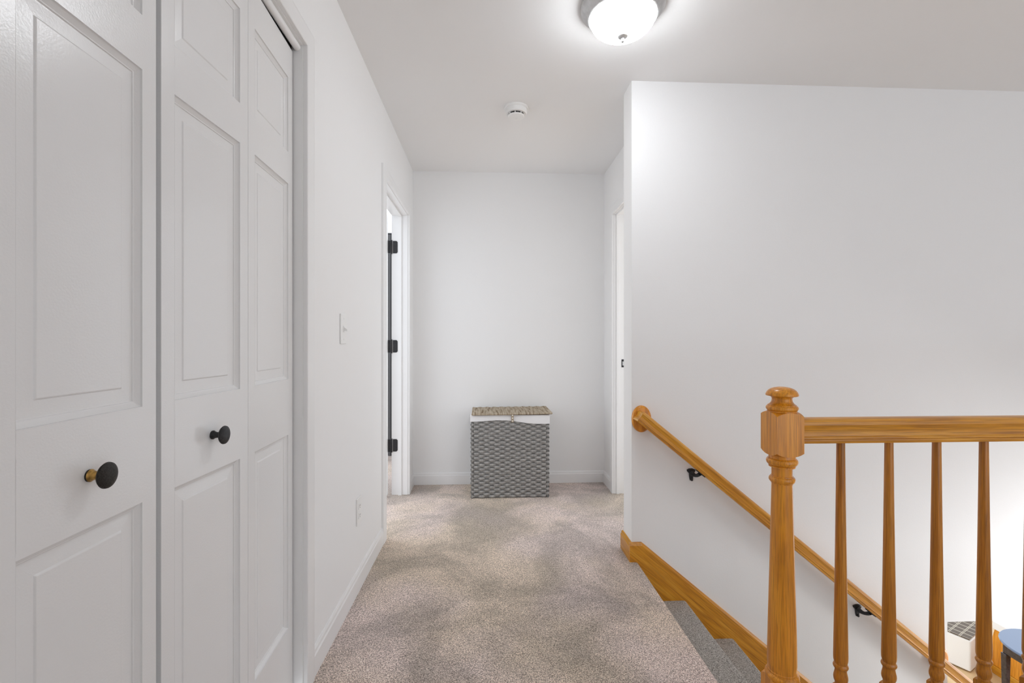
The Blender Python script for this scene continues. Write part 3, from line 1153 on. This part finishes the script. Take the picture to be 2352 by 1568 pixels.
# ------------------------------------------------------------------ lower room glimpsed under the wall
bm = bmesh.new()
box(bm, -0.5, 9.5, YW0 - 0.02, 9.0, LOW - 0.06, LOW)
structure('floor_lower', bm, M['plank'], 'light wood floor of the room downstairs', 'floor')

A = Vector((0.468, -0.884, 0))        # along the bench front, towards its right corner
Bv = Vector((0.884, 0.468, 0))        # into the bench
C0 = Vector((5.384, 5.045, LOW))
rz = math.atan2(A.y, A.x)
root = empty('sofa_bench', C0, 'cream upholstered bench downstairs with a plaid cover on its seat', 'bench', rz=rz)
bm = bmesh.new()
box(bm, -1.30, 0.0, 0.0, 0.62, 0.012, 0.365)
finish('seat', bm, M['slip'], root, bevel=0.018, segs=4)
for lx in (-1.24, -0.06):
    for ly in (0.06, 0.56):
        bm = bmesh.new()
        box(bm, lx - 0.025, lx + 0.025, ly - 0.025, ly + 0.025, 0, 0.02)
        finish('leg', bm, M['darkwood'], root)
bm = bmesh.new()
box(bm, -1.29, -0.008, -0.002, 0.60, 0.3655, 0.380)
o = finish('seat_blanket', bm, M['plaid'], bevel=0.004)
o.location = C0
o.rotation_euler = (0, 0, rz)
tag(o, 'brown and beige plaid blanket spread over the cream bench downstairs', 'blanket')

CX = 5.66
root = empty('oak_cabinet', (CX, 4.3, LOW), 'low orange oak cabinet downstairs with thick white top', 'cabinet')
org = (CX, 4.3, LOW)
bm = bmesh.new()
sec = [(5.112, LOW + 0.09), (5.112, -2.40), (5.037, -2.10), (3.40, -2.10), (3.40, LOW + 0.09)]
loft(bm, [[(x, y, z) for y, z in sec] for x in (CX, 6.45)])
o = finish('side_panel', bm, M['oakz'], root, org=org)
o['label'] = 'orange oak side panel'
bm = bmesh.new()
box(bm, CX - 0.014, 6.46, 3.39, 5.118, LOW, LOW + 0.088)
finish('plinth', bm, M['oaky'], root, org=org, bevel=0.004)
bm = bmesh.new()
box(bm, CX - 0.02, 6.75, 3.35, 5.045, -2.099, -2.012)
o = finish('top_slab', bm, M['white_top'], root, org=org, bevel=0.006)
o['label'] = 'thick white top'

TC = Vector((5.395, 4.290, LOW))
root = empty('side_table', TC, 'dark wood side table downstairs with glossy rounded top and drawer', 'side table')
bm = bmesh.new()
lathe(bm, [(0.0, 0.722), (0.345, 0.722), (0.356, 0.728), (0.358, 0.738), (0.352, 0.748), (0.0, 0.75)], c=TC, seg=64)
o = finish('table_top', bm, M['darktop'], root, org=TC, smooth=True)
o['label'] = 'glossy dark rounded top'
bm = bmesh.new()
box(bm, TC.x - 0.25, TC.x + 0.22, TC.y - 0.22, TC.y + 0.22, TC.z + 0.595, TC.z + 0.722)
ap = finish('apron', bm, M['darkwood'], root, org=TC, bevel=0.01)
bm = bmesh.new()
box(bm, TC.x - 0.262, TC.x - 0.245, TC.y - 0.16, TC.y + 0.16, TC.z + 0.610, TC.z + 0.712)
d_ = finish('drawer', bm, M['darkwood'], root, org=TC, bevel=0.004)
bm = bmesh.new()
lathe(bm, [(0.0, -0.285), (0.010, -0.283), (0.012, -0.277), (0.006, -0.269), (0.006, -0.255)], c=(TC.x, TC.y, TC.z + 0.66), seg=16, axis='X')
finish('knob', bm, M['brass'], d_, org=TC, smooth=True)
for sx_ in (-1, 1):
    for sy_ in (-1, 1):
        bm = bmesh.new()
        x, y = TC.x + (-0.235 if sx_ < 0 else 0.20), TC.y + sy_ * 0.20
        rings = []
        for z, w in ((0.0, 0.018), (0.60, 0.026)):
            rings.append([(x - w, y - w, TC.z + z), (x + w, y - w, TC.z + z), (x + w, y + w, TC.z + z), (x - w, y + w, TC.z + z)])
        loft(bm, rings)
        finish('leg', bm, M['darkwood'], root, org=TC, bevel=0.004)
